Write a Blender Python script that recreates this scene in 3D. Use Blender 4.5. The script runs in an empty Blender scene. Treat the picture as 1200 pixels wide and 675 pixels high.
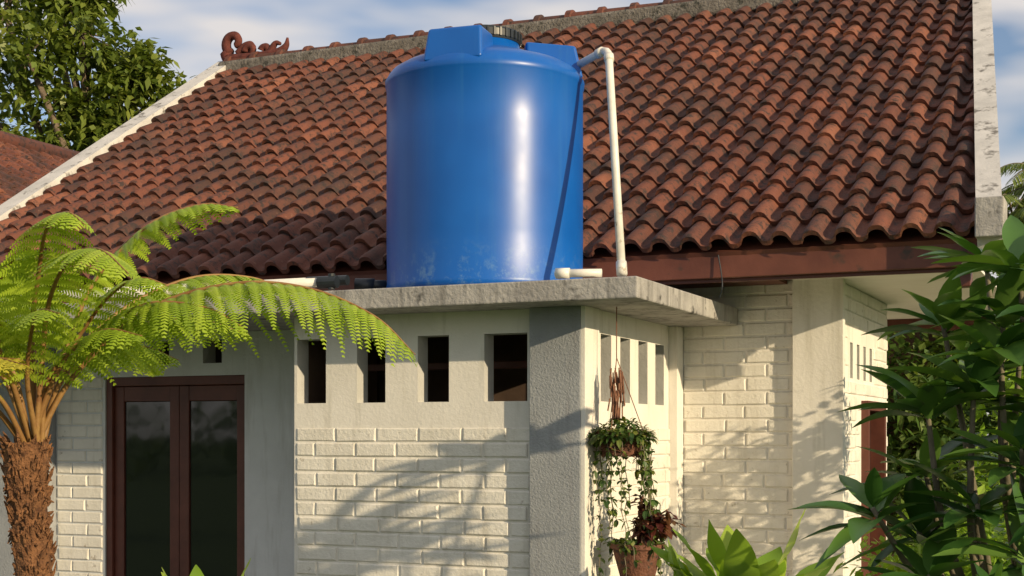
import bpy, math, random
from mathutils import Vector, Matrix
random.seed(7)
R=random.random
def U(a,b): return a+(b-a)*R()
V=Vector
sc=bpy.context.scene
# ---------------------------------------------------------------- garden frame (plan axes rotated against the house)
TH=math.radians(23.9)
F=V((-math.sin(TH),math.cos(TH),0)); RT=V((math.cos(TH),math.sin(TH),0))
def G(r,f,z): # garden coordinates: r metres right, f metres forward, z up
    return RT*r+F*f+V((0,0,z))
# ---------------------------------------------------------------- materials
def newmat(name):
    m=bpy.data.materials.new(name); m.use_nodes=True
    nt=m.node_tree; b=nt.nodes['Principled BSDF']
    return m,nt,b
def ramp(nt,stops):
    r=nt.nodes.new('ShaderNodeValToRGB'); e=r.color_ramp.elements
    while len(e)<len(stops): e.new(.5)
    for i,(p,c) in enumerate(stops):
        e[i].position=p; e[i].color=(c[0],c[1],c[2],1)
    return r
def noise(nt,scale,detail=5,rough=.6,vec=None,dist=0):
    n=nt.nodes.new('ShaderNodeTexNoise'); n.inputs['Scale'].default_value=scale
    n.inputs['Detail'].default_value=min(detail,3.5); n.inputs['Roughness'].default_value=rough
    n.inputs['Distortion'].default_value=dist
    if vec: nt.links.new(vec,n.inputs['Vector'])
    return n
def coords(nt,scale=(1,1,1)):
    t=nt.nodes.new('ShaderNodeTexCoord'); mp=nt.nodes.new('ShaderNodeMapping')
    mp.inputs['Scale'].default_value=scale
    nt.links.new(t.outputs['Object'],mp.inputs['Vector']); return mp.outputs[0]
def mix(nt,fac,a,b,mode='MIX'):
    m=nt.nodes.new('ShaderNodeMix'); m.data_type='RGBA'; m.blend_type=mode
    for s,i in ((fac,0),(a,6),(b,7)):
        if isinstance(s,(int,float)): m.inputs[i].default_value=s
        elif isinstance(s,tuple): m.inputs[i].default_value=(*s,1)
        else: nt.links.new(s,m.inputs[i])
    return m.outputs[2]
def bump(nt,b,h,strength=.3,dist=.01):
    n=nt.nodes.new('ShaderNodeBump'); n.inputs['Strength'].default_value=strength
    n.inputs['Distance'].default_value=dist
    nt.links.new(h,n.inputs['Height']); nt.links.new(n.outputs[0],b.inputs['Normal'])
def surf(name,c1,c2,scale=3,rough=.8,bs=60,bstr=.3,bd=.004,streak=None,metal=0,spots=None,sth=.52):
    m,nt,b=newmat(name)
    v=coords(nt)
    n=noise(nt,scale,6,.65,v)
    r=ramp(nt,[(.3,c1),(.7,c2)]); nt.links.new(n.outputs[0],r.inputs[0]); col=r.outputs[0]
    if streak:
        v2=coords(nt,(5,5,.6)); s=noise(nt,2.2,5,.7,v2)
        rr=ramp(nt,[(sth,(0,0,0)),(sth+.23,(1,1,1))]); nt.links.new(s.outputs[0],rr.inputs[0])
        col=mix(nt,rr.outputs[0],col,streak)
    if spots:
        s=noise(nt,spots[1],8,.75,v); rr=ramp(nt,[(spots[2],(0,0,0)),(spots[2]+.1,(1,1,1))]); nt.links.new(s.outputs[0],rr.inputs[0])
        col=mix(nt,rr.outputs[0],col,spots[0])
    nt.links.new(col,b.inputs['Base Color'])
    b.inputs['Roughness'].default_value=rough; b.inputs['Metallic'].default_value=metal
    bn=noise(nt,bs,2,.7,v); bump(nt,b,bn.outputs[0],bstr,bd)
    return m
M={}
M['white']=surf('white_plaster',(.69,.66,.60),(.80,.77,.71),2.2,.85,45,.4,.006,streak=(.58,.55,.48))
M['brick']=surf('painted_brick',(.68,.65,.58),(.80,.77,.70),4,.7,55,.6,.007,streak=(.60,.565,.49),spots=((.42,.37,.30),14,.63))
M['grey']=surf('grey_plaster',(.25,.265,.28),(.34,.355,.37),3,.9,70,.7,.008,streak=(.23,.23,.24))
M['reveal']=surf('shaded_reveal_plaster',(.40,.40,.38),(.50,.50,.48),4,.9,60,.4,.006)  # shade inside the wall openings, put into a greyer colour on their reveals
M['pier']=surf('pale_pier_plaster',(.56,.57,.57),(.66,.67,.67),3,.85,70,.5,.006,streak=(.48,.48,.46))
M['conc']=surf('weathered_concrete',(.25,.24,.23),(.42,.405,.38),5,.9,40,.7,.009,streak=(.13,.125,.115),spots=((.045,.043,.038),6,.60),sth=.50)
M['verge']=surf('verge_paint',(.46,.45,.43),(.66,.64,.61),4,.85,50,.4,.006,spots=((.18,.17,.155),7,.56))
M['mortar']=surf('ridge_mortar',(.10,.09,.075),(.23,.21,.185),9,.95,40,.8,.02,spots=((.05,.05,.04),12,.56))
M['wood']=surf('red_brown_wood',(.085,.024,.015),(.14,.042,.026),6,.45,40,.15,.003)
M['fascia']=surf('fascia_wood',(.10,.030,.018),(.17,.055,.032),3,.6,30,.3,.004,spots=((.05,.03,.02),5,.60))
M['pvc']=surf('white_pvc',(.62,.60,.54),(.76,.75,.70),8,.4,60,.05,.001,spots=((.35,.30,.22),10,.60))
M['brownpvc']=surf('stained_pipe',(.36,.26,.17),(.58,.46,.34),12,.5,60,.1,.001)
M['black']=surf('black_plastic',(.010,.014,.018),(.02,.026,.03),8,.4,50,.1,.001)
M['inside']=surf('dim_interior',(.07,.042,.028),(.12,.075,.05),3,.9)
M['soffit']=surf('soffit_board',(.70,.66,.60),(.78,.75,.70),3,.7,30,.1,.002)
M['bark']=surf('bark',(.09,.065,.045),(.22,.17,.12),14,.95,30,.9,.03)
M['branch']=surf('grey_green_branch',(.10,.09,.06),(.20,.17,.11),14,.8,30,.6,.01)
M['fernbark']=surf('fern_trunk_fibre',(.07,.028,.012),(.26,.12,.05),30,.95,60,1,.02)
M['stipe']=surf('fern_stipe',(.18,.08,.025),(.32,.19,.06),10,.6,80,.4,.004)
M['rope']=surf('rope',(.12,.05,.03),(.25,.12,.07),30,.9)
M['pot']=surf('terracotta_pot',(.09,.035,.022),(.20,.08,.045),12,.8,50,.8,.012,spots=((.04,.035,.025),16,.55))
M['orn']=surf('red_ornament_clay',(.065,.015,.011),(.14,.033,.022),16,.85,40,.6,.008)
M['paving']=surf('paving_concrete',(.24,.23,.21),(.36,.35,.32),3,.9,40,.5,.006,spots=((.10,.11,.07),4,.6))
M['grass']=surf('lawn',(.03,.07,.015),(.07,.13,.03),1.5,.95,60,1,.03)
def attr(nt,name='rnd'):
    a=nt.nodes.new('ShaderNodeAttribute'); a.attribute_name=name; return a
m,nt,b=newmat('clay_roof_tile'); M['tile']=m
a=attr(nt); r=ramp(nt,[(0,(.062,.022,.014)),(.35,(.115,.036,.020)),(.7,(.160,.050,.027)),(1,(.22,.078,.041))])
nt.links.new(a.outputs['Fac'],r.inputs[0]); v=coords(nt)
n1=noise(nt,1.3,4,.65,v); rr=ramp(nt,[(.46,(0,0,0)),(.68,(.85,.85,.85))]); nt.links.new(n1.outputs[0],rr.inputs[0])
c=mix(nt,rr.outputs[0],r.outputs[0],(.055,.027,.019))
n2=noise(nt,14,5,.78,v); r2=ramp(nt,[(.50,(0,0,0)),(.64,(.95,.95,.95))]); nt.links.new(n2.outputs[0],r2.inputs[0])
c=mix(nt,r2.outputs[0],c,(.030,.019,.015))
r3=ramp(nt,[(.29,(.5,.5,.5)),(.37,(0,0,0))]); nt.links.new(n2.outputs[0],r3.inputs[0])
c=mix(nt,r3.outputs[0],c,(.25,.14,.09))
nt.links.new(c,b.inputs['Base Color']); b.inputs['Roughness'].default_value=.72
bn=noise(nt,50,2,.7,v); bump(nt,b,bn.outputs[0],.6,.008)
# tank plastic
m,nt,b=newmat('blue_tank_plastic'); M['tank']=m
v=coords(nt); n=noise(nt,2.2,4,.6,v)
r=ramp(nt,[(.3,(.001,.082,.37)),(.7,(.002,.104,.44))]); nt.links.new(n.outputs[0],r.inputs[0])
sx=nt.nodes.new('ShaderNodeSeparateXYZ'); nt.links.new(v,sx.inputs[0])
mr=nt.nodes.new('ShaderNodeMapRange'); mr.inputs[1].default_value=.26; mr.inputs[2].default_value=.0
nt.links.new(sx.outputs[2],mr.inputs[0])
sn=noise(nt,16,4.5,.85,v); sr=ramp(nt,[(.50,(0,0,0)),(.72,(1,1,1))]); nt.links.new(sn.outputs[0],sr.inputs[0])
mm=nt.nodes.new('ShaderNodeMath'); mm.operation='MULTIPLY'; nt.links.new(mr.outputs[0],mm.inputs[0]); nt.links.new(sr.outputs[0],mm.inputs[1])
m2=nt.nodes.new('ShaderNodeMath'); m2.operation='MULTIPLY'; m2.inputs[1].default_value=.7; nt.links.new(mm.outputs[0],m2.inputs[0])
c=mix(nt,m2.outputs[0],r.outputs[0],(.15,.28,.42))
v3=coords(nt,(9,9,.35)); s3=noise(nt,2.0,4,.7,v3); r5=ramp(nt,[(.55,(0,0,0)),(.8,(.4,.4,.4))]); nt.links.new(s3.outputs[0],r5.inputs[0])
c=mix(nt,r5.outputs[0],c,(.025,.15,.40))
nt.links.new(c,b.inputs['Base Color'])
rn=noise(nt,3,3,.6,v); r4=ramp(nt,[(.3,(.31,)*3),(.7,(.40,)*3)]); nt.links.new(rn.outputs[0],r4.inputs[0]); nt.links.new(r4.outputs[0],b.inputs['Roughness'])
# glass
m,nt,b=newmat('dark_window_glass'); M['glass']=m
b.inputs['Base Color'].default_value=(.008,.010,.010,1); b.inputs['Roughness'].default_value=.04; b.inputs['IOR'].default_value=1.7
gn=noise(nt,3,2,.5,coords(nt)); bump(nt,b,gn.outputs[0],.05,.02)
def leafmat(name,cols,rough=.45,trans=.35,spec=.5):
    m,nt,b=newmat(name)
    a=attr(nt); r=ramp(nt,[(i/(len(cols)-1),c) for i,c in enumerate(cols)]); nt.links.new(a.outputs['Fac'],r.inputs[0])
    c=r.outputs[0]
    nt.links.new(c,b.inputs['Base Color']); b.inputs['Roughness'].default_value=rough
    b.inputs['Specular IOR Level'].default_value=spec
    tr=nt.nodes.new('ShaderNodeBsdfTranslucent'); tc=mix(nt,1.0,c,(1.0,1.0,.35),'MULTIPLY')
    nt.links.new(tc,tr.inputs['Color'])
    ms=nt.nodes.new('ShaderNodeMixShader'); ms.inputs[0].default_value=trans
    nt.links.new(b.outputs[0],ms.inputs[1]); nt.links.new(tr.outputs[0],ms.inputs[2])
    nt.links.new(ms.outputs[0],nt.nodes['Material Output'].inputs[0])
    M[name]=m; return m
leafmat('fern_leaf',[(.20,.31,.02),(.35,.49,.035),(.50,.62,.07)],.5,.42)
leafmat('fern_leaf_yellow',[(.42,.36,.03),(.54,.49,.05),(.60,.50,.08)],.5,.4)
leafmat('shrub_leaf',[(.035,.10,.022),(.075,.18,.035),(.16,.29,.055)],.32,.3)
leafmat('tree_leaf',[(.08,.13,.02),(.15,.21,.032),(.26,.30,.055)],.5,.35)
leafmat('hedge_leaf',[(.030,.075,.015),(.08,.15,.028),(.17,.23,.045)],.5,.35)
leafmat('nest_leaf',[(.18,.32,.03),(.28,.44,.05),(.38,.52,.07)],.35,.45)
leafmat('vine_leaf',[(.04,.09,.02),(.09,.16,.03),(.18,.20,.04)],.5,.3)
leafmat('coleus_leaf',[(.06,.012,.012),(.12,.03,.02),(.16,.08,.03)],.5,.25)
leafmat('grass_blade',[(.03,.07,.015),(.06,.12,.02),(.10,.16,.03)],.6,.25)
# ---------------------------------------------------------------- mesh helpers
class Acc:
    def __init__(s): s.v=[];s.f=[];s.c=[];s.m=[]
    def add(s,vs,fs,c=.5,mi=0):
        o=len(s.v); s.v+= [tuple(p) for p in vs]; s.f+=[tuple(i+o for i in f) for f in fs]
        s.c+=[c]*len(vs); s.m+=[mi]*len(fs)
    def obj(s,name,mats,parent=None,smooth=False):
        me=bpy.data.meshes.new(name); me.from_pydata(s.v,[],s.f)
        if not isinstance(mats,(list,tuple)): mats=[mats]
        for x in mats: me.materials.append(x)
        at=me.attributes.new('rnd','FLOAT','POINT'); at.data.foreach_set('value',s.c)
        me.polygons.foreach_set('material_index',s.m)
        if smooth: me.polygons.foreach_set('use_smooth',[True]*len(s.f))
        me.update()
        ob=bpy.data.objects.new(name,me); sc.collection.objects.link(ob)
        if parent: ob.parent=parent
        return ob
def empty(name,loc=(0,0,0)):
    e=bpy.data.objects.new(name,None); sc.collection.objects.link(e); e.location=loc; 
    return e
def boxv(x0,x1,y0,y1,z0,z1):
    return [(x0,y0,z0),(x1,y0,z0),(x1,y1,z0),(x0,y1,z0),(x0,y0,z1),(x1,y0,z1),(x1,y1,z1),(x0,y1,z1)]
BF=[(0,3,2,1),(4,5,6,7),(0,1,5,4),(1,2,6,5),(2,3,7,6),(3,0,4,7)]
def box(name,x0,x1,y0,y1,z0,z1,mat,parent,bev=.006):
    a=Acc(); a.add(boxv(x0,x1,y0,y1,z0,z1),BF); o=a.obj(name,mat,parent)
    if bev:
        md=o.modifiers.new('b','BEVEL'); md.width=bev; md.segments=2
    return o
def tube(a,pts,rad,n=8,c=.5,mi=0,cap=True):
    pts=[V(p) for p in pts]; N=len(pts)
    if not isinstance(rad,(list,tuple)): rad=[rad]*N
    t=(pts[1]-pts[0]).normalized(); up=V((0,0,1)) if abs(t.z)<.9 else V((1,0,0))
    s=t.cross(up).normalized(); vs=[]
    for i,p in enumerate(pts):
        t=(pts[min(i+1,N-1)]-pts[max(i-1,0)]).normalized()
        s=(s-t*s.dot(t)).normalized(); b=t.cross(s)
        for k in range(n):
            an=2*math.pi*k/n; vs.append(p+(s*math.cos(an)+b*math.sin(an))*rad[i])
    fs=[(i*n+k,i*n+(k+1)%n,(i+1)*n+(k+1)%n,(i+1)*n+k) for i in range(N-1) for k in range(n)]
    if cap: fs+=[tuple(range(n))[::-1],tuple((N-1)*n+k for k in range(n))]
    a.add(vs,fs,c,mi)
def spline(pts,n=8):
    pts=[V(p) for p in pts]; out=[]; P=[pts[0]*2-pts[1]]+pts+[pts[-1]*2-pts[-2]]
    for i in range(1,len(P)-2):
        for k in range(n):
            t=k/n; p0,p1,p2,p3=P[i-1:i+3]
            out.append(.5*((2*p1)+(p2-p0)*t+(2*p0-5*p1+4*p2-p3)*t*t+(3*p1-p0-3*p2+p3)*t**3))
    out.append(pts[-1]); return out
def lathe(a,prof,cx,cy,n=64,c=.5,mi=0,sq=None):
    vs=[];N=len(prof)
    for r,z in prof:
        for k in range(n):
            an=2*math.pi*k/n; vs.append((cx+r*math.cos(an),cy+r*math.sin(an),z))
    fs=[(i*n+k,i*n+(k+1)%n,(i+1)*n+(k+1)%n,(i+1)*n+k) for i in range(N-1) for k in range(n)]
    fs+=[tuple(range(n))[::-1],tuple((N-1)*n+k for k in range(n))]
    a.add(vs,fs,c,mi)
def leaf(a,base,d,up,L,W,droop=.3,n=5,fold=.25,c=.5,mi=0,wave=0,shape=.45):
    d=V(d).normalized(); s=d.cross(up)
    if s.length<.01: s=d.cross(V((1,0,0)))
    s.normalize(); nn=s.cross(d); vs=[]; ph=R()*6
    ex=math.log(.5)/math.log(1-shape if shape!=.5 else .5)
    for i in range(n+1):
        t=i/n; p=V(base)+d*L*t - V((0,0,1))*droop*L*t*t
        w=W*.5*(math.sin(math.pi*t**ex)**.8 if 0<t<1 else .04)
        wz=wave*math.sin(t*9+ph)*w
        vs+= [p-s*w+nn*(fold*w+wz),p,p+s*w+nn*(fold*w-wz)]
    fs=[]
    for i in range(n):
        o=i*3; fs+=[(o,o+1,o+4,o+3),(o+1,o+2,o+5,o+4)]
    a.add(vs,fs,c,mi)
def sleaf(a,p,d,up,L,W,c): # small diamond leaf
    d=V(d).normalized(); s=d.cross(up)
    if s.length<.01: s=V((1,0,0))
    s.normalize(); q=V(p); m_=q+d*L*.45
    a.add([q,m_-s*W*.5-V((0,0,.08*L)),q+d*L-V((0,0,.3*L)),m_+s*W*.5-V((0,0,.08*L))],[(0,1,2,3)],c)
def rdir(zb=0):
    while 1:
        v=V((U(-1,1),U(-1,1),U(-1,1)))
        if .05<v.length<1: 
            v.normalize(); v.z+=zb; return v.normalized()
def wall(name,p0,p1,inn,z0,z1,holes,mat,parent):
    p0=V((*p0,0)); p1=V((*p1,0)); inn=V((*inn,0)); L=(p1-p0).length; d=(p1-p0)/L
    xs=sorted({0,L}|{h[0] for h in holes}|{h[1] for h in holes}); zs=sorted({z0,z1}|{h[2] for h in holes}|{h[3] for h in holes})
    def solid(i,j):
        if i<0 or j<0 or i>=len(xs)-1 or j>=len(zs)-1: return False
        x=(xs[i]+xs[i+1])/2; z=(zs[j]+zs[j+1])/2
        return not any(h[0]<x<h[1] and h[2]<z<h[3] for h in holes)
    a=Acc()
    def P(x,z,k): return p0+d*x+V((0,0,z))+inn*k
    for i in range(len(xs)-1):
        for j in range(len(zs)-1):
            if not solid(i,j): continue
            x0,x1,a0,a1=xs[i],xs[i+1],zs[j],zs[j+1]
            Q=[(0,1,2,3)]
            a.add([P(x0,a0,0),P(x1,a0,0),P(x1,a1,0),P(x0,a1,0)],Q)
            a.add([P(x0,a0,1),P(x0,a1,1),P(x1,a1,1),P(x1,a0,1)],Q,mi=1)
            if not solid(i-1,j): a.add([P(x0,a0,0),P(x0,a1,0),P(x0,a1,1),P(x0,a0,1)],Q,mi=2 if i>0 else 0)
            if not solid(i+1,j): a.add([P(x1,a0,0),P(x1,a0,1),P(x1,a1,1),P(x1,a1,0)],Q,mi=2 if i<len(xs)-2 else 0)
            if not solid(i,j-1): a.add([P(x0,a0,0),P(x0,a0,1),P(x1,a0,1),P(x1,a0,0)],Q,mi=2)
            if not solid(i,j+1): a.add([P(x0,a1,0),P(x1,a1,0),P(x1,a1,1),P(x0,a1,1)],Q)
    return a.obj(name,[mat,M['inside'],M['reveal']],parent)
def bricks(name,p0,p1,out,z0,z1,holes,parent,bl=.262,bh=.0835,g=.010,pr=.010):
    p0=V((*p0,0)); p1=V((*p1,0)); L=(p1-p0).length; d=(p1-p0)/L; o=V((*out,0)).normalized(); a=Acc()
    rows=int(round((z1-z0)/bh)); 
    for j in range(rows):
        za=z1-(j+1)*bh+g/2; zb=z1-j*bh-g/2; x=-(bl/2 if j%2 else 0)+U(-.012,.012)
        while x<L:
            bl2=bl+U(-.006,.006)
            x0=max(x+g/2,0.0); x1=min(x+bl2-g/2,L); x+=bl2
            if x1-x0<.03: continue
            if any(h[0]<x1 and h[1]>x0 and h[2]<zb and h[3]>za for h in holes): continue
            dz=U(-.002,.002); q=pr+U(-.003,.003); e=.0045; dd=U(-.003,.003)
            def P(xx,zz,k): return p0+d*xx+V((0,0,zz))+o*k
            vs=[P(x0,za,-.002),P(x1,za,-.002),P(x1,zb,-.002),P(x0,zb,-.002),
                P(x0+e*.4,za+e*.4+dz,q-e),P(x1-e*.4,za+e*.4,q-e),P(x1-e*.4,zb-e*.4+dz,q-e),P(x0+e*.4,zb-e*.4,q-e),
                P(x0+e*1.7,za+e*1.5+dz,q+dd),P(x1-e*1.7,za+e*1.5,q),P(x1-e*1.7,zb-e*1.5+dz,q+dd),P(x0+e*1.7,zb-e*1.5,q)]
            fs=[]
            for b0 in (0,4):
                for k in range(4): fs.append((b0+k,b0+(k+1)%4,b0+4+(k+1)%4,b0+4+k))
            fs.append((8,9,10,11)); a.add(vs,fs)
    return a.obj(name,M['brick'],parent)
# ================================================================ HOUSE
H=empty('brick_house')
zs_b,zs_t=2.263,2.37
FY=6.80
hs=[]
for x0,x1 in ((-4.345,-4.155),(-3.955,-3.775),(-3.575,-3.385),(-3.175,-2.925)):
    hs.append((x0+4.363,x1+4.363,1.78,2.14))
wall('front_wall',(-4.363,FY),(-2.885,FY),(0,.12),-.1,zs_b,hs,M['white'],H)
bricks('front_wall_bricks',(-4.345,FY),(-2.888,FY),(0,-1),.0,1.645,[],H)
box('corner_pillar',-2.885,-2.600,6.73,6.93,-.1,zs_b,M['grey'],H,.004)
box('pillar_side_facing',-2.600,-2.575,6.735,6.945,-.1,zs_b,M['white'],H,.003)
hs=[(y-6.95,y-6.95+.165,1.78,2.14) for y in (7.03,7.34,7.65,7.96)]
wall('side_wall',(-2.60,6.95),(-2.60,8.33),(-.12,0),-.1,zs_b,hs,M['white'],H)
bricks('side_wall_bricks',(-2.60,6.96),(-2.60,8.22),(1,0),.0,1.645,[],H)
box('side_wall_end_pilaster',-2.60,-2.545,8.22,8.345,-.1,zs_b,M['white'],H,.004)
wall('low_block_left_wall',(-4.44,6.925),(-4.44,7.75),(.08,0),-.1,zs_b,[],M['white'],H)
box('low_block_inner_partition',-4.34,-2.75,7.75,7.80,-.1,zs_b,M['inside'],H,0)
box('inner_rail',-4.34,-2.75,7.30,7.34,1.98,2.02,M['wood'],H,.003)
DY=7.6
o=-8.2
hs=[(-6.38-o,-5.21-o,-.1,1.99)]+[(x-o,x-o+.15,2.07,2.225) for x in (-6.52,-6.00,-5.58)]
wall('door_wall',(-8.2,DY),(-4.443,DY),(0,.14),-.1,zs_b,hs,M['pier'],H)
bricks('door_wall_bricks',(-6.79,DY),(-6.40,DY),(0,-1),.0,2.0,[],H)
box('door_side_pier',-5.20,-4.50,7.52,7.598,-.1,zs_b,M['pier'],H,.004)
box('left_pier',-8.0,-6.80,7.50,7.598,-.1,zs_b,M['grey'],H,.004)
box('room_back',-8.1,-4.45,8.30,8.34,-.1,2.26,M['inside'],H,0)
a=Acc()
dx0,dx1,dz=-6.38,-5.21,1.99
for (x0,x1,z0,z1,y0) in ((dx0,dx0+.05,-.05,dz,7.61),(dx1-.05,dx1,-.05,dz,7.61),(dx0+.05,dx1-.05,dz-.06,dz,7.61)):
    a.add(boxv(x0,x1,y0,y0+.10,z0,z1),BF)
mid=(dx0+dx1)/2
for (x0,x1) in ((dx0+.053,mid-.002),(mid+.002,dx1-.053)):
    st=.075
    a.add(boxv(x0,x0+st,7.635,7.68,.0,dz-.063),BF); a.add(boxv(x1-st,x1,7.635,7.68,.0,dz-.063),BF)
    a.add(boxv(x0+st,x1-st,7.638,7.677,dz-.063-.10,dz-.063),BF); a.add(boxv(x0+st,x1-st,7.638,7.677,.0,.30),BF)
    a.add(boxv(x0+st,x1-st,7.65,7.665,.30,dz-.163),BF,mi=1)
o_=a.obj('double_door',[M['wood'],M['glass']],H); md=o_.modifiers.new('b','BEVEL'); md.width=.004; md.segments=2; md.limit_method='ANGLE'
box('concrete_slab_roof',-8.2,-2.20,6.455,8.345,zs_b,zs_t,M['conc'],H,.008)
# --- main walls
MY=8.35
wall('main_front_wall',(-8.1,MY),(-1.60,MY),(0,.15),-.1,2.66,[],M['white'],H)
bricks('main_front_bricks',(-2.545,MY),(-1.86,MY),(0,-1),.0,2.53,[],H,bl=.26,bh=.0832)
box('main_corner_pilaster',-1.86,-1.56,8.29,8.349,-.1,2.62,M['white'],H,.004)
hs=[(.37,.46,1.95,2.17),(.60,.69,1.95,2.17),(.83,.92,1.95,2.17),(1.06,1.15,1.95,2.17),(.75,1.45,.45,1.82)]
wall('main_side_wall',(-1.60,8.35),(-1.60,10.1),(-.15,0),-.1,2.62,hs,M['white'],H)
bricks('main_side_bricks',(-1.60,8.36),(-1.60,10.08),(1,0),.0,2.60,[(h[0]-.02,h[1]+.02,h[2]-.02,h[3]+.02) for h in hs],H)
a=Acc()
for (y0,y1,z0,z1) in ((9.10,9.16,.45,1.82),(9.74,9.80,.45,1.82),(9.16,9.74,1.76,1.82),(9.16,9.74,.45,.51)):
    a.add(boxv(-1.68,-1.555,y0,y1,z0,z1),BF)
a.add(boxv(-1.66,-1.65,9.16,9.74,.51,1.76),BF,mi=1)
a.obj('side_window',[M['wood'],M['glass']],H)
wall('house_back_wall',(-8.1,14.6),(-1.6,14.6),(0,-.15),-.1,2.66,[],M['white'],H)
wall('house_left_wall',(-8.1,8.51),(-8.1,14.44),(.15,0),-.1,2.66,[],M['white'],H)
wall('house_recess_wall',(-2.6,10.12),(-2.6,14.44),(-.15,0),-.1,2.66,[],M['white'],H)
wall('recess_return',(-2.59,10.1),(-1.76,10.1),(0,.15),-.1,2.62,[],M['white'],H)
# --- roof
s=.635; ang=math.atan(s); ca,sa=math.cos(ang),math.sin(ang)
EY,EZ=7.60,2.635; RY=11.6; SL=(RY-EY)/ca; RZ=EZ+(RY-EY)*s
def RP(x,q,h): return V((x,EY+q*ca-h*sa,EZ+q*sa+h*ca))
def mir(p): return V((p.x,2*RY-p.y,p.z))
def edgeF(q): return -.74-.44*max(0,q)/SL
def edgeB(q): return -1.18-.44*(1-max(0,q)/SL)
XL=-8.14
def prof(xi):
    t=(xi-.32)/.31
    if abs(t)<1: return .056*math.sqrt(max(0,1-t*t))**.85
    u=(xi-.63)/.42
    return -.008*math.sin(math.pi*min(1,max(0,u)))+ (.012*max(0,(xi-.95)/.1))
def tiles(name,edge,mirror,K):
    a=Acc(); tw=.171; te=.232; nc=int((XL*-1-.7)/tw)+1; nr=int(SL/te)+1
    coff=[U(-.004,.004) for _ in range(nc)]
    for j in range(nr):
        q0=j*te-.035 if j==0 else j*te
        for i in range(nc):
            x0=XL+i*tw+U(-.004,.004)+coff[i]; qq=q0+U(-.008,.008)+.01*math.sin(i*.21+j*.1); hh=U(-.002,.005)+.007*math.sin(i*.35+1)*math.sin(j*.4); rot=U(-.02,.02)
            if R()<.04: rot*=3; qq-=.014
            q1=min(j*te+te+.045,SL-.01)
            if x0>edge(q1): continue
            rows=[(qq+.004,.012),(qq,.040),(qq,.040),(qq+.02,.047),(q1,.004)]
            vs=[]
            for (q,h0) in rows:
                for k in range(K):
                    xi=k/(K-1)*1.06; x=x0+xi*tw; e=edge(q)+.03
                    p=RP(min(x,e),q+rot*(xi-.5)*tw,h0+hh+prof(xi)); vs.append(mir(p) if mirror else p)
            fs=[]
            for (r0,r1) in ((0,1),(2,3),(3,4)):
                for k in range(K-1): fs.append((r0*K+k,r0*K+k+1,r1*K+k+1,r1*K+k))
            a.add(vs,fs,min(1,max(0,random.gauss(.5,.24))))
    a.obj(name,M['tile'],H,True)
tiles('roof_tiles',edgeF,False,13); tiles('rear_roof_tiles',edgeB,True,7)
for nm,edge,mi_ in (('roof_deck',edgeF,False),('rear_roof_deck',edgeB,True)):
    a=Acc(); e0,e1=edge(0),edge(SL)
    vs=[RP(XL,0,-.02),RP(e0,0,-.02),RP(e1,SL,-.02),RP(XL,SL,-.02),RP(XL,0,-.06),RP(e0,0,-.06),RP(e1,SL-.04,-.06),RP(XL,SL-.04,-.06)]
    if mi_: vs=[mir(p) for p in vs]
    a.add(vs,[(0,1,2,3),(7,6,5,4),(0,4,5,1),(1,5,6,2),(3,7,4,0)]); a.obj(nm,M['fascia'],H)
def verge(name,xa0,xb0,xa1,xb1,h0,h1,mat,mirror=False,q0=-.09):
    a=Acc(); vs=[RP(xa0,q0,h0),RP(xb0,q0,h0),RP(xb0,q0,h1),RP(xa0,q0,h1)]
    def rid(x,h): return V((x,RY,RZ+h/ca))
    vs+=[rid(xa1,h0),rid(xb1,h0),rid(xb1,h1),rid(xa1,h1)]
    if mirror: vs=[mir(p) for p in vs]
    a.add(vs,[(0,1,2,3),(7,6,5,4),(0,4,5,1),(1,5,6,2),(2,6,7,3),(3,7,4,0)])
    a.obj(name,mat,H)
e0,e1=edgeF(0),edgeF(SL); b0_,b1_=edgeB(0),edgeB(SL)
verge('left_verge',XL-.19,XL+.005,XL-.19,XL+.005,-.16,.115,M['verge'])
verge('left_verge_rear',XL-.19,XL+.005,XL-.19,XL+.005,-.16,.115,M['verge'],True)
verge('right_verge',e0,e0+.13,e1,e1+.13,-.16,.115,M['verge'])
verge('right_verge_rear',b0_,b0_+.13,b1_,b1_+.13,-.16,.115,M['verge'],True)
box('right_verge_end_block',e0-.004,e0+.135,7.44,7.66,2.60,2.80,M['conc'],H,.006)
a=Acc(); x=XL-.05
box('ridge_mortar_bed',XL-.1,e1+.1,RY-.15,RY+.15,RZ-.06,RZ+.09,M['mortar'],H,.03)
while x<e1+.05:
    L=.30; n=10; vs=[]; j=U(-.01,.01)
    for (xx,rr) in ((x,.085),(x,.118),(x+.05,.118),(x+.055,.095),(x+L+.03,.088)):
        for k in range(n+1):
            an=math.pi*k/n; vs.append((xx,RY+math.cos(an)*rr,RZ+.065+math.sin(an)*rr*.95+j))
    fs=[(r*(n+1)+k,r*(n+1)+k+1,(r+1)*(n+1)+k+1,(r+1)*(n+1)+k) for r in range(4) for k in range(n)]
    a.add(vs,fs,U(.1,.6)); x+=L
a.obj('ridge_caps',M['tile'],H)
a=Acc()
ox,oy,oz=XL+.0,RY,RZ+.13
def scroll(cx,cz,r0,turns,a0,dirn,w=.03):
    pts=[];rs=[]
    n=int(26*turns)
    for i in range(n+1):
        t=i/n; an=a0+dirn*turns*2*math.pi*t; r=r0*(1-.7*t)
        pts.append((cx+math.cos(an)*r,oy,cz+math.sin(an)*r)); rs.append(w*(1-.35*t))
    tube(a,pts,rs,8)
scroll(ox+.0,oz+.17,.11,.85,-2.0,-1,.052)
scroll(ox+.19,oz+.07,.06,.7,3.3,-1,.045)
scroll(ox+.37,oz+.05,.05,.7,3.0,-1,.042)
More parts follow.
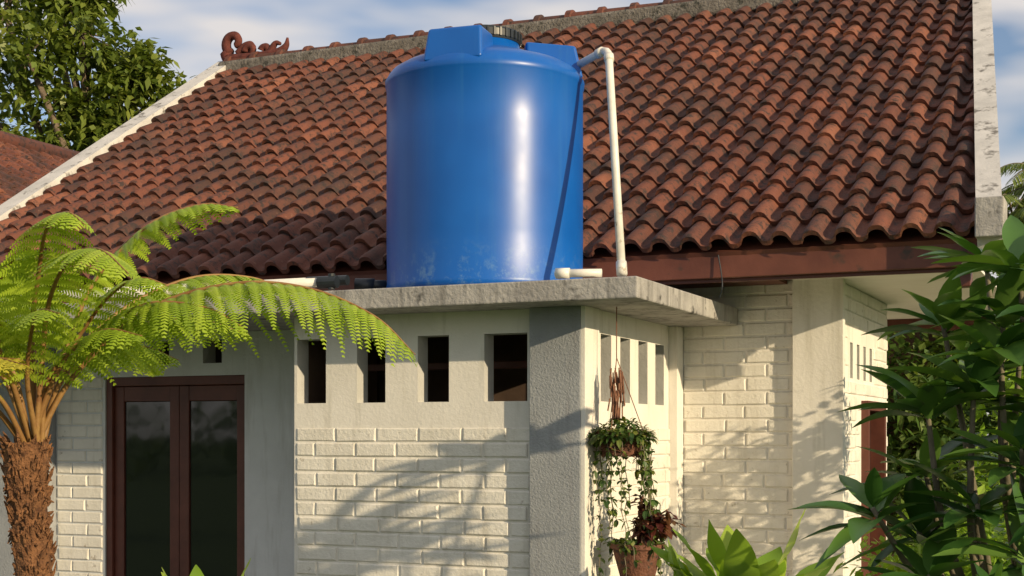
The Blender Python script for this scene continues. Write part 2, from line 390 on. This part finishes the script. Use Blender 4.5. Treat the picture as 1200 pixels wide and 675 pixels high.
tube(a,spline([(ox-.10,oy,oz+.08),(ox-.06,oy,oz+.01),(ox+.1,oy,oz-.0),(ox+.3,oy,oz-.01),(ox+.50,oy,oz+.01),(ox+.60,oy,oz+.07),(ox+.62,oy,oz+.15)],6),[.06]*22+[.06-.0035*i for i in range(15)],8)
tube(a,spline([(ox+.42,oy,oz+.03),(ox+.48,oy,oz+.11),(ox+.54,oy,oz+.10)],6),[.04-.002*i for i in range(13)],8)
tube(a,spline([(ox+.05,oy,oz+.05),(ox+.12,oy,oz+.12),(ox+.19,oy,oz+.14),(ox+.24,oy,oz+.10)],6),[.045-.0015*i for i in range(19)],8)
a.obj('ridge_scroll_ornament',M['orn'],H,True)
box('front_fascia_board',XL,e0+.005,7.625,7.66,2.475,2.625,M['fascia'],H,.004)
box('fascia_lower_batten',XL,e0-.03,7.665,7.69,2.455,2.50,M['wood'],H,.003)
box('front_soffit',XL,-1.9,7.70,8.34,2.50,2.52,M['fascia'],H,0)
box('side_soffit',-1.85,e0-.05,7.70,11.38,2.515,2.53,M['soffit'],H,0)
box('side_beam',-2.6,e0-.25,11.39,11.47,2.42,2.55,M['wood'],H,.004)
box('corner_post_bracket',e0-.16,e0-.05,7.70,7.80,2.38,2.512,M['wood'],H,.004)
a=Acc(); tube(a,spline([(-2.12,7.61,2.60),(-2.10,7.60,2.50),(-2.09,7.585,2.42),(-2.11,7.60,2.36)],5),.004,6); a.obj('cable',M['black'],H)
# ================================================================ TANK
T=empty('water_tank',(-3.297,7.07,zs_t))
a=Acc(); R0=.545
pr=[(R0-.02,0.0),(R0-.004,.012),(R0,.03),(R0,.045),(R0-.004,.055),(R0-.002,.3),(R0-.002,.6),(R0-.002,.9),(R0-.002,1.13),(R0+.004,1.142),(R0+.006,1.168),(R0-.004,1.183),(R0-.012,1.198),(R0-.03,1.22),(R0-.08,1.25),(R0-.2,1.29),(.24,1.33),(.20,1.34),(.19,1.385),(.18,1.39)]
lathe(a,pr,0,0,96)
a.obj('tank_body',M['tank'],T,True)
a=Acc()
for dg in (252,5,128):
    an=TH+math.radians(dg); e=V((math.cos(an),math.sin(an),0)); p=V((-math.sin(an),math.cos(an),0))
    w=.165; q=[]
    for (r,z,ww) in ((.528,1.18,w),(.22,1.27,w*.8),(.215,1.385,w*.72),(.488,1.36,w*.90)):
        q+=[e*r-p*ww+V((0,0,z)),e*r+p*ww+V((0,0,z))]
    a.add(q,[(0,1,3,2),(2,3,5,4),(4,5,7,6),(6,7,1,0),(0,2,4,6),(1,7,5,3)])
o_=a.obj('tank_top_lugs',M['tank'],T); md=o_.modifiers.new('b','BEVEL'); md.width=.016; md.segments=4
a=Acc(); lathe(a,[(.18,1.38),(.195,1.385),(.20,1.40),(.20,1.435),(.192,1.447),(.165,1.45),(.155,1.46),(.05,1.468),(.0001,1.468)],0,0,48)
for k in range(36):
    an=k*math.pi/18; e=V((math.cos(an),math.sin(an),0)); p=V((-e.y,e.x,0))
    a.add([e*.192-p*.006+V((0,0,1.395)),e*.192+p*.006+V((0,0,1.395)),e*.207+p*.005+V((0,0,1.395)),e*.207-p*.005+V((0,0,1.395)),e*.192-p*.006+V((0,0,1.44)),e*.192+p*.006+V((0,0,1.44)),e*.207+p*.005+V((0,0,1.44)),e*.207-p*.005+V((0,0,1.44))],BF)
a.obj('tank_lid',M['black'],T,False)
a=Acc(); tube(a,[(-.50,-.22,.06),(-.62,-.27,.06)],.03,12); tube(a,[(-.56,-.245,.06),(-.66,-.285,.06)],.04,12); a.obj('tank_outlet',M['black'],T,True)
# ================================================================ PIPES
def fit(a,p,q,r,c=.5): tube(a,[p,q],r,14,c)
P=empty('overflow_pipe'); a=Acc()
A=V((-2.80,7.20,3.625)); B=V((-2.575,7.08,3.665)); C=V((-2.315,6.56,2.40)); D=V((-2.62,6.50,2.405))
d1=(B-A).normalized(); d2=(C-B).normalized()
pts=[A,B-d1*.06]+[ (B-d1*.06)*(1-t)**2+B*2*t*(1-t)+(B+d2*.06)*t*t for t in (.25,.5,.75)]+[B+d2*.06,C-d2*.02]
tube(a,pts,.021,14)
fit(a,B-d1*.085,B-d1*.045,.027); fit(a,B+d2*.045,B+d2*.085,.027); fit(a,C-d2*.06,C+d2*.01,.027)
a.obj('downpipe',M['pvc'],P,True)
a=Acc(); d3=(D-C).normalized()
tube(a,[C+d3*.10,D],.021,14); fit(a,D-d3*.05,D+d3*.02,.027); tube(a,[D,D+V((-.02,.03,.002)),D+V((-.03,.06,0))],.022,12)
a.obj('slab_pipe_elbow',M['pvc'],P,True)
P2=empty('supply_pipes'); a=Acc()
tube(a,[(-6.9,6.50,2.42),(-4.75,6.50,2.425)],.031,14); tube(a,[(-4.75,6.50,2.425),(-3.98,6.58,2.43)],.026,14)
tube(a,[(-6.9,6.62,2.445),(-5.0,6.63,2.445),(-4.2,6.68,2.45)],.024,14)
a.obj('pipe_runs',M['pvc'],P2,True)
a=Acc(); fit(a,(-4.85,6.50,2.424),(-4.62,6.513,2.426),.039); fit(a,(-4.62,6.513,2.426),(-4.58,6.517,2.426),.044)
a.obj('pipe_coupling',M['brownpvc'],P2,True)
a=Acc(); fit(a,(-4.06,6.57,2.43),(-3.95,6.58,2.43),.034); fit(a,(-3.985,6.58,2.39),(-3.985,6.58,2.475),.02); fit(a,(-4.20,6.68,2.45),(-3.95,6.69,2.45),.028)
for x in (-6.5,-5.6,-4.4): a.add(boxv(x,x+.04,6.48,6.66,2.371,2.40),BF)
a.obj('valve_and_saddles',M['black'],P2,False)
# ================================================================ HANGING PLANTS
def pot(a,c,r0,r1,h):
    x,y,z=c
    lathe(a,[(r0*.9,z),(r0,z+.005),(r1*.97,z+h*.85),(r1*1.06,z+h*.86),(r1*1.06,z+h),(r1*.93,z+h),(r1*.9,z+h*.9),(.001,z+h*.88)],x,y,28)
HB=empty('hanging_basket_plant'); hx,hy=-2.43,6.88
a=Acc(); pot(a,(hx,hy,1.49),.09,.122,.12)
a2=Acc()
for k in range(500):
    an=U(0,6.28); z=U(1.49,1.62); r=.09+.035*(z-1.49)/.12; p=V((hx+r*math.cos(an),hy+r*math.sin(an),z)); t_=V((-math.sin(an),math.cos(an),U(-.8,.8)))*U(.02,.04); tube(a2,[p,p+t_*.5+V((math.cos(an),math.sin(an),0))*.008,p+t_],.0022,3,cap=False)
a.obj('basket',M['pot'],HB); a2.obj('coir_fibre',M['rope'],HB)
a=Acc()
for k in range(3):
    an=k*2.094+.4; tube(a,[(hx+.12*math.cos(an),hy+.12*math.sin(an),1.60),(hx-.02,hy-.02,2.0)],.0025,5)
tube(a,[(hx-.02,hy-.02,2.0),(hx-.02,hy-.02,2.263)],.003,5)
a.obj('hanging_cords',M['rope'],HB)
a=Acc()
for k in range(60):
    p=V((hx-.02+U(-.03,.03),hy-.02+U(-.03,.03),U(1.74,1.95))); p2=p+V((U(-.01,.01),U(-.01,.01),-U(.05,.12))); tube(a,[p,p2],.004,4)
a.obj('macrame_tassel',M['rope'],HB)
a=Acc()
for k in range(700):
    an=U(0,6.28); r=.16*math.sqrt(R()); z=1.58+U(0,.14)*(1-r/.2)
    p=V((hx+r*math.cos(an),hy+r*math.sin(an),z)); d=V((math.cos(an)*U(.3,1),math.sin(an)*U(.3,1),U(-.5,.7)))
    leaf(a,p,d,V((0,0,1)),U(.03,.05),U(.018,.03),.4,3,.2,R(),shape=.5)
vin=Acc()
for k in range(24):
    an=U(0,6.28); L=U(.2,.75) if k%3 else U(.6,.9); x=hx+.13*math.cos(an); y=hy+.13*math.sin(an); z=1.62; pts=[V((x*.9+hx*.1,y*.9+hy*.1,1.63))]
    n=int(L/.05); 
    for i in range(n):
        x+=U(-.012,.012)+.004; y+=U(-.012,.012); z-=.05; pts.append(V((x,y,z)))
        for q in range(3 if R()<.85 else 1):
            leaf(a,pts[-1],rdir(-.2),V((0,0,1)),U(.022,.048),U(.018,.034),.3,3,.2,R(),shape=.5)
    tube(vin,pts,.0022,4)
a.obj('leaves',M['vine_leaf'],HB); vin.obj('vines',M['branch'],HB)
HP=empty('potted_coleus'); px_,py_=-2.36,6.93
a=Acc(); pot(a,(px_,py_,.86),.09,.135,.18); a.obj('pot',M['pot'],HP)
a=Acc()
tube(a,[(-2.60,py_,.84),(px_+.13,py_,.84)],.012,6); tube(a,[(-2.58,py_,.62),(px_+.05,py_,.835)],.01,6)
lathe(a,[(.13,.845),(.135,.85),(.135,.858),(.0001,.858)],px_,py_,24)
a.obj('wall_bracket',M['black'],HP)
a=Acc(); st=Acc()
for k in range(14):
    an=U(-1.2,1.6); b=V((px_,py_,1.02)); e=b+V((math.cos(an)*U(.05,.32),math.sin(an)*U(.05,.18),U(.10,.27))); mid=(b+e)/2+V((0,0,.05)); tube(st,[b,mid,e],.005,5)
    for q in range(16):
        t=U(.5,1); p=b.lerp(e,t); leaf(a,p,rdir(.2),V((0,0,1)),U(.06,.10),U(.03,.05),.3,4,.2,R(),shape=.45,wave=.3)
a.obj('leaves',M['coleus_leaf'],HP); st.obj('stems',M['rope'],HP)
a=Acc()
for k in range(300):
    an=U(0,6.28); r=.15*math.sqrt(R()); leaf(a,V((px_+r*math.cos(an),py_+r*math.sin(an),1.04)),rdir(.3),V((0,0,1)),U(.03,.06),U(.02,.03),.4,3,.2,R())
a.obj('groundcover_leaves',M['vine_leaf'],HP)
# ================================================================ TREE FERN
TF=empty('tree_fern'); tb=G(-1.87,5.5,0)
a=Acc(); pts=[];rs=[]
for i in range(15):
    t=i/14; z=-.05+1.62*t; pts.append(tb+V((.03*math.sin(t*4),.02*math.cos(t*3),z))); rs.append(.085-.028*t+ .03*max(0,t-.72)/.28+U(-.006,.006))
tube(a,pts,rs,18)
for k in range(1100):
    z=U(0,1.58); an=U(0,6.28); t=z/1.6; r=.078-.028*t+.03*max(0,t-.72)/.28; p=tb+V((.03*math.sin(t*4),.02*math.cos(t*3),0))+V((math.cos(an)*r,math.sin(an)*r,z)); d=V((math.cos(an)*.4,math.sin(an)*.4,U(-.2,1)))
    L=U(.03,.075); tube(a,[p,p+d*L*.6,p+d*L+V((0,0,U(-.02,.02)))],[.009,.007,.002],4,cap=False)
a.obj('trunk',M['fernbark'],TF)
fl=Acc(); fy=Acc(); sp=Acc()
def frond(acc,ctrl,s0=.28,PL=.2,gap=.050,w=.028,dr=.6):
    pts=spline(ctrl,14); N=len(pts)
    seg=[0]
    for i in range(1,N): seg.append(seg[-1]+(pts[i]-pts[i-1]).length)
    Lt=seg[-1]
    tube(sp,pts,[.011*(1-i/(N-1))+.002 for i in range(N)],6)
    def at(s):
        for i in range(1,N):
            if seg[i]>=s: 
                k=(s-seg[i-1])/(seg[i]-seg[i-1]+1e-9); return pts[i-1].lerp(pts[i],k),(pts[i]-pts[i-1]).normalized()
        return pts[-1],(pts[-1]-pts[-2]).normalized()
    s=s0*Lt
    tone=U(-.15,.15)
    while s<Lt-.008:
        u=(s-s0*Lt)/(Lt*(1-s0)); p,t=at(s)
        side=t.cross(V((0,0,1)))
        if side.length>.05: side.normalize()
        nrm=side.cross(t)
        L=PL*(min(1,.5+u*2.4))*(1-u**3)**.8+.018
        for sg in (-1,1):
            d=(side*sg*1+t*U(.38,.62)+nrm*U(-.02,.12)).normalized(); L2=L*U(.88,1.08)
            dr_=dr*U(.8,1.2); n=max(4,int(L2/.0105)); 
            pp=[p+d*L2*(i/n)-V((0,0,1))*dr_*L2*(i/n)**1.7 for i in range(n+1)]
            c=min(1,max(0,.5+tone+U(-.3,.3)))
            for i in range(n):
                x=i/n; q=pp[i]; dd=(pp[i+1]-pp[i]).normalized(); cr=dd.cross(nrm)
                cr=cr.normalized() if cr.length>.15 else t
                wl=w*(.55+.45*min(1,x*5))*(1-x)**.5*U(.85,1.1)
                for s2 in (-1,1):
                    e=q+cr*s2*wl+dd*wl*.35-V((0,0,wl*.2))
                    hw=dd*.0058
                    acc.add([q-hw*.9,q+hw*1.0,e+hw*.4,e-hw*.5],[(0,1,2,3)],c)
        s+=gap*(1-.45*u)*U(.90,1.10)
c0=tb+V((0,0,1.50))
def fr(acc,*p,**k):
    frond(acc,[c0+V((U(-.03,.03),U(-.03,.03),0))]+[G(*q) for q in p],**k)
# (right, forward, height)
fr(fl,(-1.72,5.5,1.82),(-1.42,5.45,2.08),(-1.08,5.40,2.18),(-.78,5.35,2.16),(-.52,5.3,2.05),(-.36,5.25,1.90),s0=.32,PL=.30,dr=.80,w=.034,gap=.064)
fr(fl,(-1.74,5.5,1.95),(-1.62,5.5,2.22),(-1.42,5.5,2.42),(-1.22,5.5,2.50),(-1.07,5.5,2.49),s0=.36,PL=.18,dr=.6)
fr(fl,(-1.75,5.6,1.9),(-1.58,5.75,2.12),(-1.34,5.9,2.26),(-1.10,6.0,2.27),(-.95,6.05,2.20),s0=.34,PL=.19,dr=.7)
fr(fl,(-1.80,5.4,1.92),(-1.72,5.25,2.12),(-1.58,5.05,2.24),(-1.42,4.85,2.24),(-1.28,4.7,2.14),s0=.34,PL=.18,dr=.6)
fr(fl,(-1.78,5.6,1.85),(-1.62,5.8,2.02),(-1.38,6.0,2.10),(-1.15,6.15,2.04),s0=.34,PL=.19,dr=.8)
fr(fl,(-1.76,5.5,1.82),(-1.60,5.45,2.0),(-1.38,5.35,2.10),(-1.15,5.3,2.08),(-1.0,5.28,2.0),s0=.38,PL=.18,dr=.8)
fr(fl,(-1.95,5.45,1.9),(-2.1,5.35,2.15),(-2.35,5.2,2.28),(-2.65,5.1,2.2),(-2.9,5.0,2.0),s0=.25,PL=.2)
fr(fl,(-1.9,5.6,1.9),(-1.95,5.75,2.1),(-2.05,5.9,2.25),(-2.2,6.1,2.3),(-2.4,6.3,2.2),s0=.3,PL=.2)
fr(fl,(-1.9,5.3,1.85),(-1.92,5.05,2.05),(-1.95,4.7,2.14),(-1.98,4.4,2.06),s0=.3,PL=.16)
fr(fl,(-2.0,5.6,1.8),(-2.25,5.8,1.98),(-2.6,6.0,2.0),(-2.9,6.1,1.8),s0=.3,PL=.2)
fr(fl,(-1.86,5.8,1.85),(-1.8,6.1,2.02),(-1.75,6.4,2.02),(-1.7,6.7,1.9),s0=.3,PL=.18)
fr(fl,(-1.86,5.45,1.95),(-1.80,5.35,2.2),(-1.72,5.2,2.36),(-1.60,5.05,2.40),(-1.50,4.95,2.34),s0=.36,PL=.17,dr=.7)
fr(fl,(-1.90,5.5,1.85),(-1.98,5.4,2.05),(-2.08,5.2,2.18),(-2.15,5.0,2.14),s0=.35,PL=.15,dr=.7)
fr(fy,(-1.93,5.35,1.72),(-1.98,5.15,1.83),(-1.86,4.95,1.88),(-1.66,4.8,1.84),s0=.35,PL=.16,dr=.6)
fr(fy,(-1.98,5.4,1.70),(-2.10,5.3,1.80),(-2.0,5.2,1.88),(-1.80,5.15,1.88),s0=.35,PL=.15)
fr(fl,(-1.79,5.45,1.78),(-1.66,5.4,1.98),(-1.52,5.3,2.12),(-1.38,5.2,2.18),(-1.26,5.15,2.15),s0=.40,PL=.16,dr=.7)
fr(fl,(-1.95,5.5,1.75),(-2.02,5.45,1.95),(-1.98,5.4,2.15),(-1.88,5.35,2.28),(-1.74,5.3,2.30),s0=.4,PL=.16,dr=.6)
fr(fl,(-1.80,5.45,1.80),(-1.66,5.35,1.93),(-1.50,5.2,1.99),(-1.34,5.1,1.96),s0=.38,PL=.16,dr=.8)
fr(fl,(-1.84,5.35,1.78),(-1.78,5.2,1.95),(-1.68,5.0,2.04),(-1.56,4.85,2.02),s0=.38,PL=.16,dr=.7)
fr(fl,(-1.80,5.6,1.80),(-1.70,5.75,1.93),(-1.55,5.9,1.97),(-1.42,6.0,1.92),s0=.38,PL=.16,dr=.7)
fl.obj('fronds',M['fern_leaf'],TF); fy.obj('yellowing_fronds',M['fern_leaf_yellow'],TF); sp.obj('stipes',M['stipe'],TF,True)
# ================================================================ RIGHT SHRUB
SH=empty('frangipani_shrub'); lv=Acc(); br=Acc()
W=[(1.28,5.0,1.34),(1.50,5.1,1.72),(1.70,4.9,1.90),(1.80,5.0,2.22),(1.62,5.3,2.03),(1.74,4.8,1.55),(1.42,4.8,1.12),(1.72,4.7,1.20),(1.88,5.2,1.95),(1.90,5.0,1.72),(1.88,4.7,1.38),(1.58,4.6,1.00),(1.85,5.5,2.3),(1.55,5.3,1.48),(1.80,4.9,1.02),(1.95,5.3,1.5),(1.78,5.1,2.06),(1.64,5.0,1.78),(1.62,4.9,1.36),(1.92,4.8,2.05),(1.50,5.2,1.25),(1.95,4.6,1.65)]
rootp=G(1.85,5.1,-.05)
hub=[G(1.80,5.1,.5),G(1.70,5.05,.9),G(1.85,5.15,1.1)]
tube(br,[rootp,hub[0]],[.05,.042],8); tube(br,[hub[0],hub[1]],[.04,.032],8); tube(br,[hub[0],hub[2]],[.04,.032],8)
for w in W:
    p=G(*w); h=hub[1] if w[0]<1.7 else hub[2]
    m1=h.lerp(p,.5)+V((U(-.04,.04),U(-.04,.04),-.06)); pts=spline([h,m1,p],5); tube(br,pts,[.018-.009*i/(len(pts)-1) for i in range(len(pts))],7)
    ax=(p-m1).normalized(); ax=(ax+V((0,0,.7))).normalized(); s1=ax.cross(V((1,0,0))).normalized(); s2=ax.cross(s1)
    n=random.randint(12,16)
    for k in range(n):
        an=k*2.4+U(-.2,.2); el=U(.2,1.0)*(k/n)+U(0,.25); d=(s1*math.cos(an)+s2*math.sin(an))*math.cos(el)+ax*math.sin(el)
        L=U(.22,.37); leaf(lv,p-ax*U(0,.08)+d*.012,d,V((U(-.25,.25),U(-.25,.25),1)),L,L*U(.26,.34),U(.05,.35),7,.30,R(),shape=.58,wave=.08)
lv.obj('leaves',M['shrub_leaf'],SH,True); br.obj('branches',M['branch'],SH,True)
# ================================================================ bird-nest plant / bottom plants
def rosette(name,c,n,L,Wd,mat,el0=.6,el1=1.4,up=.0):
    a=Acc(); c=V(c)
    for k in range(n):
        an=k*2.4+U(-.3,.3); el=U(el0,el1); d=V((math.cos(an)*math.cos(el),math.sin(an)*math.cos(el),math.sin(el)))
        l=L*U(.75,1.1); leaf(a,c+d*.02,d,V((0,0,1)) if el<1.2 else V((math.cos(an),math.sin(an),.2)),l,Wd*U(.8,1.15),U(.1,.35),14,.22,R(),wave=.35,shape=.55)
    return a.obj(name,mat,None,True)
rosette('birds_nest_fern',G(1.06,6.35,.66),22,.70,.18,M['nest_leaf'],.65,1.35)
rosette('birds_nest_fern',G(.90,6.5,.62),12,.58,.15,M['nest_leaf'],.85,1.35)
rosette('broadleaf_plant',G(-1.55,5.6,.60),14,.55,.11,M['nest_leaf'],.7,1.4)
rosette('broadleaf_plant',G(-1.25,5.7,.66),12,.55,.12,M['nest_leaf'],.7,1.4)
rosette('broadleaf_plant',G(-.50,6.0,.50),12,.6,.09,M['vine_leaf'],.7,1.4)
# ================================================================ background hedge, trees, palm
def mass(name,blobs,mat,per,ls,base=None,trunk=None,limbs=True,lw=.5,lo=14,hi=24,spread=2.2):
    e=empty(name); a=Acc(); t=Acc()
    for (c,r) in blobs:
        c=V(c)
        if limbs and base is not None:
            fork=V((base[0],base[1],trunk)); pts=spline([fork,fork.lerp(c,.5)+V((U(-.2,.2),U(-.2,.2),-.1*r)),c],4)
            tube(t,pts,[.05+.03*(1-i/(len(pts)-1)) for i in range(len(pts))],6)
        for k in range(per):
            d=rdir(.1); tip=c+V((d.x*r[0] if isinstance(r,tuple) else d.x*r,d.y*(r[1] if isinstance(r,tuple) else r),d.z*(r[2] if isinstance(r,tuple) else r)))*U(.35,1.05)
            if limbs and k%3==0: tube(t,[c,c.lerp(tip,.6)+V((0,0,U(-.05,.05))),tip],[.022,.014,.006],4,cap=False)
            tone=U(0,1); sp_=ls*spread
            for q in range(random.randint(lo,hi)):
                p=tip+rdir()*sp_*U(.1,1); p.z-=.15*sp_
                sleaf(a,p,(rdir(.05)+d*.5),V((U(-.5,.5),U(-.5,.5),1)),ls*U(.7,1.2),ls*lw*U(.8,1.2),min(1,max(0,tone*.6+U(0,.4))))
    if base is not None:
        tube(t,spline([(base[0],base[1],base[2]),(base[0]+.05,base[1],(base[2]+trunk)/2),(base[0],base[1],trunk)],4),[.22-.012*i for i in range(9)],9)
    a.obj('foliage',mat,e)
    if t.v: t.obj('trunk_and_limbs',M['bark'],e,True)
    return e
def gl(l): return [(G(*c),r) for c,r in l]
mass('rain_tree',gl([((-7.9,22,8.2),.8),((-7.4,21.5,7.4),.65),((-6.75,22,7.9),.6),((-6.25,22.5,7.5),.5),((-7.0,22,6.7),.5),((-8.3,22,6.7),.7),((-6.1,22,6.9),.42),((-5.5,22.3,6.8),.42),((-5.0,22,6.72),.36),((-7.7,23,9.1),.8),((-6.4,22,6.3),.35),((-8.9,22,7.6),.8),((-8.0,22,5.9),.6),((-6.7,22.3,8.6),.38),((-7.3,22,5.9),.45),((-5.75,22,7.35),.30),((-7.1,22,8.5),.4)]),M['tree_leaf'],36,.18,tuple(G(-6.6,22.5,0)),4.4,lw=.55,spread=1.7)
mass('mango_tree',gl([((-9.5,26,6.3),1.2),((-8.6,26,6.0),.9),((-10.5,26,7.5),1.4),((-9.4,27,5.0),1.5)]),M['tree_leaf'],40,.2,tuple(G(-9.6,26,0)),4)
mass('mango_tree',[(V((-11.5,-5,2.8)),1.2),(V((-9.6,-5.5,3.4)),1.1),(V((-8.4,-4.6,2.4)),.9),(V((-12.8,-6,3.6)),1.3),(V((-10.5,-5,4.2)),1.0)],M['tree_leaf'],34,.2,(-10.5,-5.2,0),1.6)
mass('garden_hedge',gl([((4.3,13,.8),1.3),((3.7,13.2,1.9),.9),((4.6,13.5,2.3),1.0),((5.6,13,1.6),1.3),((4.9,13.5,2.7),.7),((5.7,14,2.7),.8),((3.4,13.3,1.0),.9),((6.8,13,2.0),1.4),((2.8,14.5,2.0),1.0),((2.6,14.5,.8),1.0)]),M['hedge_leaf'],85,.13,None,limbs=False)
mass('garden_shrub',gl([((2.35,6.9,.5),.5),((2.5,6.7,1.0),.42),((2.2,7.2,1.0),.35),((2.75,7.0,1.5),.42),((2.4,7.6,.6),.6),((2.75,7.4,1.95),.32)]),M['nest_leaf'],50,.075,None,limbs=False)
def palm(name,c,h,fl_len,n=16):
    e=empty(name); a=Acc(); t=Acc(); c=V(c); top=c+V((0,0,h))
    tube(t,[c,c+V((.1,0,h*.5)),top],[.16,.13,.11],9)
    for k in range(n):
        an=k*2.4; el=U(-.1,1.2); d=V((math.cos(an)*math.cos(el),math.sin(an)*math.cos(el),math.sin(el))); pts=[top+d*fl_len*i/12-V((0,0,1))*fl_len*.6*(i/12)**2 for i in range(13)]
        tube(t,pts,[.025-.0018*i for i in range(13)],5)
        for i in range(2,52):
            x=i/52*12; j=min(11,int(x)); p=pts[j].lerp(pts[j+1],x-j); tt=(pts[j+1]-pts[j]).normalized(); sd=tt.cross(V((0,0,1))).normalized()
            for sg in (-1,1): leaf(a,p,sd*sg*.8+tt*.7+V((0,0,U(-.35,.0))),V((0,0,1)),fl_len*.26*(1-(x/12)**2*.6),.035,.5,3,.2,R())
    a.obj('fronds',M['tree_leaf'],e); t.obj('trunk',M['bark'],e,True)
palm('palm_tree',G(9.25,26,0),5.6,1.5)
palm('palm_tree',G(11.5,30,0),7.0,1.8)
bl=[]
for k in range(40):
    an=k/40*2*math.pi+U(-.04,.04); rr=U(42,52); bl.append((V((math.cos(an)*rr,math.sin(an)*rr,U(1.0,2.2))),(4.2,4.2,U(2.2,3.4))))
mass('distant_tree_line',bl,M['hedge_leaf'],36,.8,None,limbs=False,lo=8,hi=14)
# ================================================================ neighbour's house
N=empty('neighbour_house'); a=Acc()
nx=-11.9; nz=4.93
for j in range(16):
    for i in range(34):
        y0=7.2+i*.19; q0=j*.24; c=min(1,max(0,random.gauss(.55,.22))); vs=[]; Kn=7
        for (q,h) in ((q0+.26,.03),(q0+.26,.055),(q0,.02)):
            for k in range(Kn):
                xi=k/(Kn-1); vs.append((nx+q*.857,y0+xi*.19,nz-q*.515+h+.045*max(0,math.sin(math.pi*min(1,xi*1.7)))))
        a.add(vs,[(r_*Kn+k,r_*Kn+k+1,(r_+1)*Kn+k+1,(r_+1)*Kn+k) for r_ in range(2) for k in range(Kn-1)],c)
a.obj('roof_tiles',M['tile'],N)
a=Acc(); a.add([(nx,7.2,nz),(nx,13.7,nz),(nx-3.2,13.7,nz-1.92),(nx-3.2,7.2,nz-1.92)],[(0,1,2,3)]); a.obj('rear_roof_slope',M['tile'],N)
a=Acc(); tube(a,[(nx,7.1,nz+.05),(nx,13.72,nz+.05)],.11,12,.6); a.obj('ridge_caps',M['tile'],N,True)
a=Acc(); a.add([(nx-2.9,7.5,-.1),(nx+2.9,7.5,-.1),(nx+2.9,7.5,nz-1.75),(nx,7.5,nz-.02),(nx-2.9,7.5,nz-1.75),(nx-2.9,13.5,-.1),(nx+2.9,13.5,-.1),(nx+2.9,13.5,nz-1.75),(nx,13.5,nz-.02),(nx-2.9,13.5,nz-1.75)],[(0,1,2,3,4),(9,8,7,6,5),(1,6,7,2),(5,0,4,9)]); a.obj('walls',M['white'],N)
# ================================================================ ground
a=Acc(); a.add([(-600,-600,-.02),(600,-600,-.02),(600,600,-.02),(-600,600,-.02)],[(0,1,2,3)]); a.obj('ground',M['grass'])
box('terrace_paving',-8.3,-1.2,5.9,15.0,-.3,.0,M['paving'],None,.01)
a=Acc()
for k in range(9000):
    p=V((U(-6,4),U(1.5,5.85),-.02)); sleaf(a,p,V((U(-.5,.5),U(-.5,.5),1)),V((1,0,0)),U(.04,.09),.008,R())
a.obj('grass',M['grass_blade'])
# ================================================================ light, sky, camera
el=math.radians(16); sd=V((.93,-.365,0)).normalized(); sun=V((sd.x*math.cos(el),sd.y*math.cos(el),math.sin(el)))
L=bpy.data.lights.new('sun','SUN'); L.energy=5.0; L.angle=math.radians(.5); L.color=(1,.80,.51)
lo=bpy.data.objects.new('sun',L); sc.collection.objects.link(lo); lo.rotation_euler=sun.to_track_quat('Z','Y').to_euler()
w=bpy.data.worlds.new('World'); sc.world=w; w.use_nodes=True; nt=w.node_tree; bg=nt.nodes['Background']
sky=nt.nodes.new('ShaderNodeTexSky'); sky.sky_type='NISHITA'; sky.sun_disc=False; sky.sun_elevation=el; sky.sun_rotation=math.atan2(sd.x,sd.y)
tint=mix(nt,1.0,sky.outputs[0],(.96,1.08,1.28),'MULTIPLY')
tcn=nt.nodes.new('ShaderNodeTexCoord'); mp=nt.nodes.new('ShaderNodeMapping'); mp.inputs['Scale'].default_value=(1,1,3.0); mp.inputs['Location'].default_value=(.3,.1,.2)
nt.links.new(tcn.outputs['Generated'],mp.inputs['Vector'])
cn=noise(nt,3.6,3.5,.6,mp.outputs[0],.2); cr=ramp(nt,[(.38,(.08,.08,.08)),(.56,(.92,.92,.92))]); nt.links.new(cn.outputs[0],cr.inputs[0])
cc=mix(nt,cr.outputs[0],tint,(8.0,7.5,7.2)); nt.links.new(cc,bg.inputs['Color']); bg.inputs['Strength'].default_value=.10
cam=bpy.data.cameras.new('camera'); co=bpy.data.objects.new('camera',cam); sc.collection.objects.link(co)
co.location=(0,0,1.6); co.rotation_euler=(math.radians(90),0,TH); cam.sensor_width=36; cam.lens=49.5; cam.shift_y=.14375; cam.clip_end=2000; cam.clip_start=.05
sc.camera=co
sc.view_settings.view_transform='Standard'; sc.view_settings.look='None'; sc.view_settings.exposure=0
print('faces',sum(len(o.data.polygons) for o in sc.objects if o.type=='MESH'))
